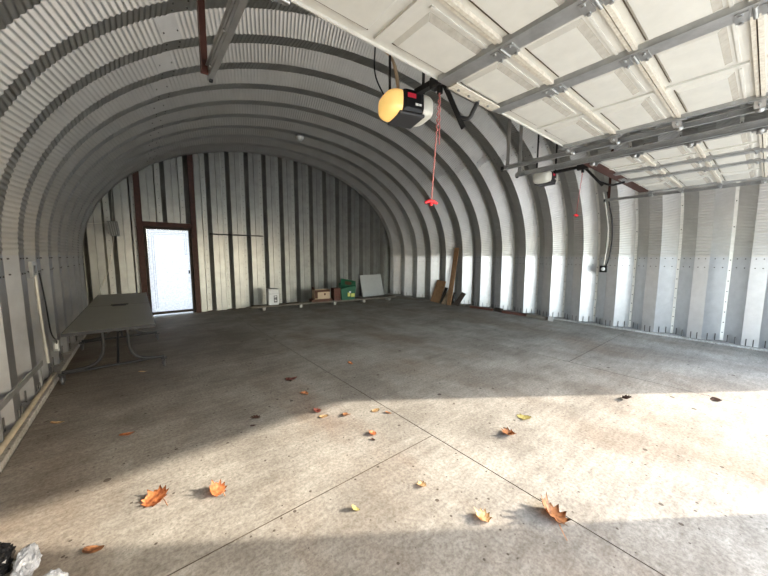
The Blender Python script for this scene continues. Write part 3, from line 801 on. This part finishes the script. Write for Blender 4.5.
# ------------------------------------------------------------------ fallen leaves
MAPLE = [(0, -.42), (.10, -.38), (.30, -.44), (.27, -.30), (.50, -.22), (.40, -.12), (.52, .06), (.34, .06), (.40, .30), (.24, .22), (.16, .34), (.10, .30), (0, .56)]
MAPLE = MAPLE+[(-x, y) for x, y in MAPLE[-2:0:-1]]
OVAL = [(math.sin(t)*.30*(1-.25*math.cos(t)), -math.cos(t)*.5) for t in [2*PI*i/20 for i in range(20)]]
def leaf(x, y, size, colr, shape, curl, rz, label, stem=False, tilt=(0, 0), seed=1, squash=1.):
    size *= .98; curl *= .62; tilt = (tilt[0]*.75, tilt[1]*.75)
    out = MAPLE if shape == 'maple' else OVAL
    bm = bmesh.new()
    ring = out; rings = 4; vs = [[bm.verts.new((0, 0, 0))]]
    for k in range(1, rings+1):
        vs.append([bm.verts.new((px*k/rings, py*k/rings, 0)) for px, py in ring])
    n = len(ring)
    for i in range(n):
        bm.faces.new((vs[0][0], vs[1][i], vs[1][(i+1) % n]))
        for k in range(1, rings): bm.faces.new((vs[k][i], vs[k+1][i], vs[k+1][(i+1) % n], vs[k][(i+1) % n]))
    for v in bm.verts:
        px, py = v.co.x, v.co.y; r2 = px*px+py*py
        nz = noise.noise(Vector((px*3.1+seed*7.3, py*3.1, seed*1.7)))
        v.co.z = curl*(r2*1.25+.35*px*px)+nz*.16*abs(curl)-.035*math.exp(-abs(px)*16)*abs(curl)
        v.co.x = px*(1-.35*abs(curl)*abs(px)); v.co.y = py*squash
    bmesh.ops.solidify(bm, geom=bm.faces[:], thickness=.012)
    mt = Matrix.Rotation(rz, 4, 'Z') @ Matrix.Rotation(tilt[0], 4, 'X') @ Matrix.Rotation(tilt[1], 4, 'Y') @ Matrix.Scale(size, 4)
    bmesh.ops.transform(bm, matrix=mt, verts=bm.verts[:])
    zmin = min(v.co.z for v in bm.verts)
    for v in bm.verts: v.co.z -= zmin-.001
    mb = MB(); mb.bm(bm, 0, None, True)
    zc = -zmin+.001
    o = mb.build('fallen_leaf', LM[colr]); o.location = (x, y, 0)
    tag(o, label, 'leaf')
    if stem:
        sb = MB(); st = mt @ Vector((0, -.40*squash, curl*.2)); en = mt @ Vector((.05, -.85*squash, curl*.1))
        sb.tube(smooth_pts([(st.x, st.y, max(.004, st.z+zc)), ((st.x*.5+en.x*.5), (st.y*.5+en.y*.5)+.1*size, .02+max(0, (st.z+zc)*.6)), (en.x, en.y, .004)], 4), .0022, 5)
        s_ = sb.build('stem', LM['brown']); s_.parent = o
    return o
LV = [
 (.00, 2.11, .145, 'orange', 'maple', .55, .4, 'large bright orange leaf lying in sunlight at left, leftmost of the two big ones', True, (.15, -.3), 1.),
 (.285, 1.95, .115, 'orange', 'maple', .9, .35, 'orange leaf curled up on its edge in sunlight, with long stem', True, (.75, .3), 1.),
 (-.245, 1.90, .085, 'brown', 'oval', .7, 1.2, 'small rust-brown leaf at lower left, nearest the plastic bag', False, (.2, .1), 1.),
 (1.36, .85, .10, 'tan', 'maple', .95, .2, 'pale tan crumpled leaf in bright sun left of the striped brown leaf', False, (.3, .2), 1.),
 (1.67, .63, .17, 'brown', 'maple', 1.0, -.75, 'large curled brown leaf on the shadow edge beside a floor joint', True, (.2, .7), 1.1),
 (2.20, 1.17, .15, 'brown', 'maple', .8, 1.0, 'dark-edged brown leaf in sunlight at centre right of the joint crossing', False, (.1, .2), .8),
 (2.55, 1.22, .13, 'yellow', 'maple', .35, 2.0, 'yellow-green leaf lying flat in sunlight at centre right', False, (.05, .1), .9),
 (3.67, .76, .12, 'dark', 'maple', .8, 2.8, 'dark brown pointed leaf standing up in sunlight toward right', False, (.5, .1), 1.),
 (4.36, .21, .13, 'dark', 'oval', .3, 1.9, 'thin dark leaf in sunlight, farthest right', False, (.0, .2), .9),
 (.86, 1.32, .055, 'yellow', 'oval', .8, .8, 'tiny yellowish leaf scrap in sunlight beside diagonal joint', False, (.6, .2), 1.),
 (1.37, 1.85, .075, 'orange', 'maple', .85, .5, 'small orange leaf with dark shadow in sun near the shade line', False, (.4, .2), 1.),
 (1.33, 1.78, .04, 'dark', 'oval', .6, .3, 'tiny dark leaf scrap just below the small orange leaf', False, (.2, .1), 1.),
 (1.36, 2.22, .085, 'brown', 'maple', .7, 1.9, 'brown leaf just inside the sunlit edge', False, (.3, .1), 1.),
 (1.62, 2.13, .09, 'tan', 'oval', .2, 1.7, 'flat tan leaf lying at the sunlit edge', False, (.0, .0), 1.),
 (1.19, 2.45, .085, 'red', 'maple', .7, .2, 'red-brown leaf sitting on the shade line', False, (.3, .2), 1.),
 (1.20, 2.33, .085, 'tan', 'oval', .3, 1.5, 'pinkish tan flat leaf just in front of the red-brown leaf', False, (.1, .0), 1.),
 (1.25, 2.85, .10, 'orange', 'maple', .6, 1.1, 'pale orange leaf in the shade behind the shade line', False, (.3, .1), 1.),
 (1.29, 3.28, .15, 'red', 'maple', .6, 2.6, 'large dark reddish leaf in shade at floor centre', False, (.2, .1), 1.),
 (.72, 2.66, .10, 'dark', 'maple', .7, 1.6, 'dark brown curled leaf in shade left of centre', False, (.3, .2), 1.),
 (.67, 2.56, .05, 'dark', 'oval', .4, 1.2, 'tiny dark leaf scrap just below the dark curled leaf', False, (.1, .1), 1.),
 (2.10, 3.30, .09, 'orange', 'oval', .7, .3, 'rounded orange-brown leaf in shade beyond the other leaves', False, (.3, .1), 1.),
 (-.14, 3.04, .11, 'orange', 'oval', .5, 1.6, 'thin orange leaf in shade at left, midway to table', False, (.1, .2), .9),
 (-.60, 3.62, .09, 'tan', 'oval', .6, 1.4, 'tan leaf at the foot of the left curb', False, (.2, .2), 1.),
 (-.02, 4.62, .09, 'tan', 'oval', .7, 1.4, 'pale tan leaf on the floor under the table frame', False, (.2, .2), 1.),
 (1.28, 1.22, .07, 'tan', 'maple', .7, .9, 'small tan leaf scrap in sun near the joint crossing', False, (.2, .2), 1.),
 (1.68, 2.02, .06, 'brown', 'oval', .5, .6, 'small brown leaf scrap on the joint just inside sunlit edge', False, (.2, .2), 1.),
]
for i, (x, y, s, c, shp, cu, rz, lb, stm, tl, sq) in enumerate(LV):
    leaf(x, y, s, c, shp, cu, rz, lb, stm, tl, i+1, sq)

# ------------------------------------------------------------------ plastic bags at lower left
def crumple(name, m, cx_, cy, rx, ry, rz_, label, seed, amp=.35, lean_=0.):
    bm = bmesh.new(); bmesh.ops.create_icosphere(bm, subdivisions=4, radius=1)
    for v in bm.verts:
        d = v.co.normalized()
        n1 = noise.noise(d*1.7+Vector((seed, 0, 0))); q = d*3.6+Vector((0, seed, 0))
        n2 = abs(noise.noise(q)); n3 = abs(noise.noise(d*8+Vector((0, 0, seed))))
        r = 1+amp*n1+.38*(n2-.2)+.04*(n3-.2)
        v.co = Vector((d.x*rx*r+lean_*max(0, d.z), d.y*ry*r, (d.z*r)*rz_+rz_*.75))
        if v.co.z < .003: v.co.z = .003
        v.co.x += cx_; v.co.y += cy
        v.co.x = max(v.co.x, -.762)
    mb = MB(); mb.bm(bm, 0, None, False)
    return tag(mb.build(name, m), label, 'bag')
crumple('plastic_bag', M['blackbag'], -.595, 2.02, .080, .085, .072, 'shiny black crumpled plastic bag on floor at lower left corner', 3.3, .2)
crumple('plastic_bag', M['clearbag'], -.463, 1.965, .040, .075, .052, 'whitish crumpled plastic bag on floor beside the black bag', 8.1, .25)
crumple('plastic_bag', M['clearbag'], -.375, 1.78, .055, .045, .040, 'small whitish plastic wrap peak at the bottom edge, right of the bags', 5.7, .3)

# ------------------------------------------------------------------ light
w = bpy.data.worlds.new('World'); SC.world = w; w.use_nodes = True
nt = w.node_tree; bg = nt.nodes['Background']
sky = nt.nodes.new('ShaderNodeTexSky'); sky.sky_type = 'NISHITA'; sky.sun_disc = False
sky.sun_elevation = math.radians(30); sky.sun_rotation = math.radians(126); sky.air_density = 1.2; sky.dust_density = 2.5; sky.ozone_density = 1
hz = nt.nodes.new('ShaderNodeMix'); hz.data_type = 'RGBA'; hz.inputs[0].default_value = .55
hz.inputs[7].default_value = (.92, .95, 1.0, 1)
nt.links.new(sky.outputs['Color'], hz.inputs[6])
tcw = nt.nodes.new('ShaderNodeTexCoord'); sx = nt.nodes.new('ShaderNodeSeparateXYZ'); nt.links.new(tcw.outputs['Generated'], sx.inputs[0])
gain = nmath(nt, 'ADD', nmath(nt, 'MULTIPLY', sx.outputs[0], -.75), 1.0)
vm = nt.nodes.new('ShaderNodeVectorMath'); vm.operation = 'SCALE'; nt.links.new(hz.outputs[2], vm.inputs[0]); nt.links.new(gain, vm.inputs['Scale'])
nt.links.new(vm.outputs[0], bg.inputs['Color']); bg.inputs['Strength'].default_value = 3.3
sl = bpy.data.lights.new('sun', 'SUN'); sl.energy = 11.2; sl.color = (1, .92, .80); sl.angle = math.radians(.9)
so = bpy.data.objects.new('sun', sl); COL.objects.link(so)
el = math.radians(20.9); hd = Vector((.815, -.58)).normalized()
dirv = Vector((-hd.x*math.cos(el), -hd.y*math.cos(el), -math.sin(el)))
so.rotation_euler = dirv.to_track_quat('-Z', 'Y').to_euler(); so.location = (8, -8, 8)

# ------------------------------------------------------------------ camera
cam = bpy.data.cameras.new('camera'); co = bpy.data.objects.new('camera', cam); COL.objects.link(co); SC.camera = co
cam.sensor_fit = 'HORIZONTAL'; cam.sensor_width = 36; cam.lens = 36*307.4/768; cam.clip_start = .02
yaw, pit, rol = .6773, -.1031, .0023
fw = Vector((math.sin(yaw)*math.cos(pit), math.cos(yaw)*math.cos(pit), math.sin(pit)))
r_ = Vector((math.cos(yaw), -math.sin(yaw), 0)); up = r_.cross(fw)
c_, s_ = math.cos(rol), math.sin(rol)
R2 = r_*c_+up*s_; U2 = up*c_-r_*s_
co.matrix_world = Matrix(((R2.x, U2.x, -fw.x, 0), (R2.y, U2.y, -fw.y, 0), (R2.z, U2.z, -fw.z, 1.4), (0, 0, 0, 1)))

SC.view_settings.view_transform = 'Standard'; SC.view_settings.look = 'None'
SC.view_settings.gamma = 1; SC.view_settings.use_curve_mapping = False
SC.view_settings.exposure = 0.35
SC.cycles.max_bounces = 14; SC.cycles.diffuse_bounces = 8; SC.cycles.glossy_bounces = 8
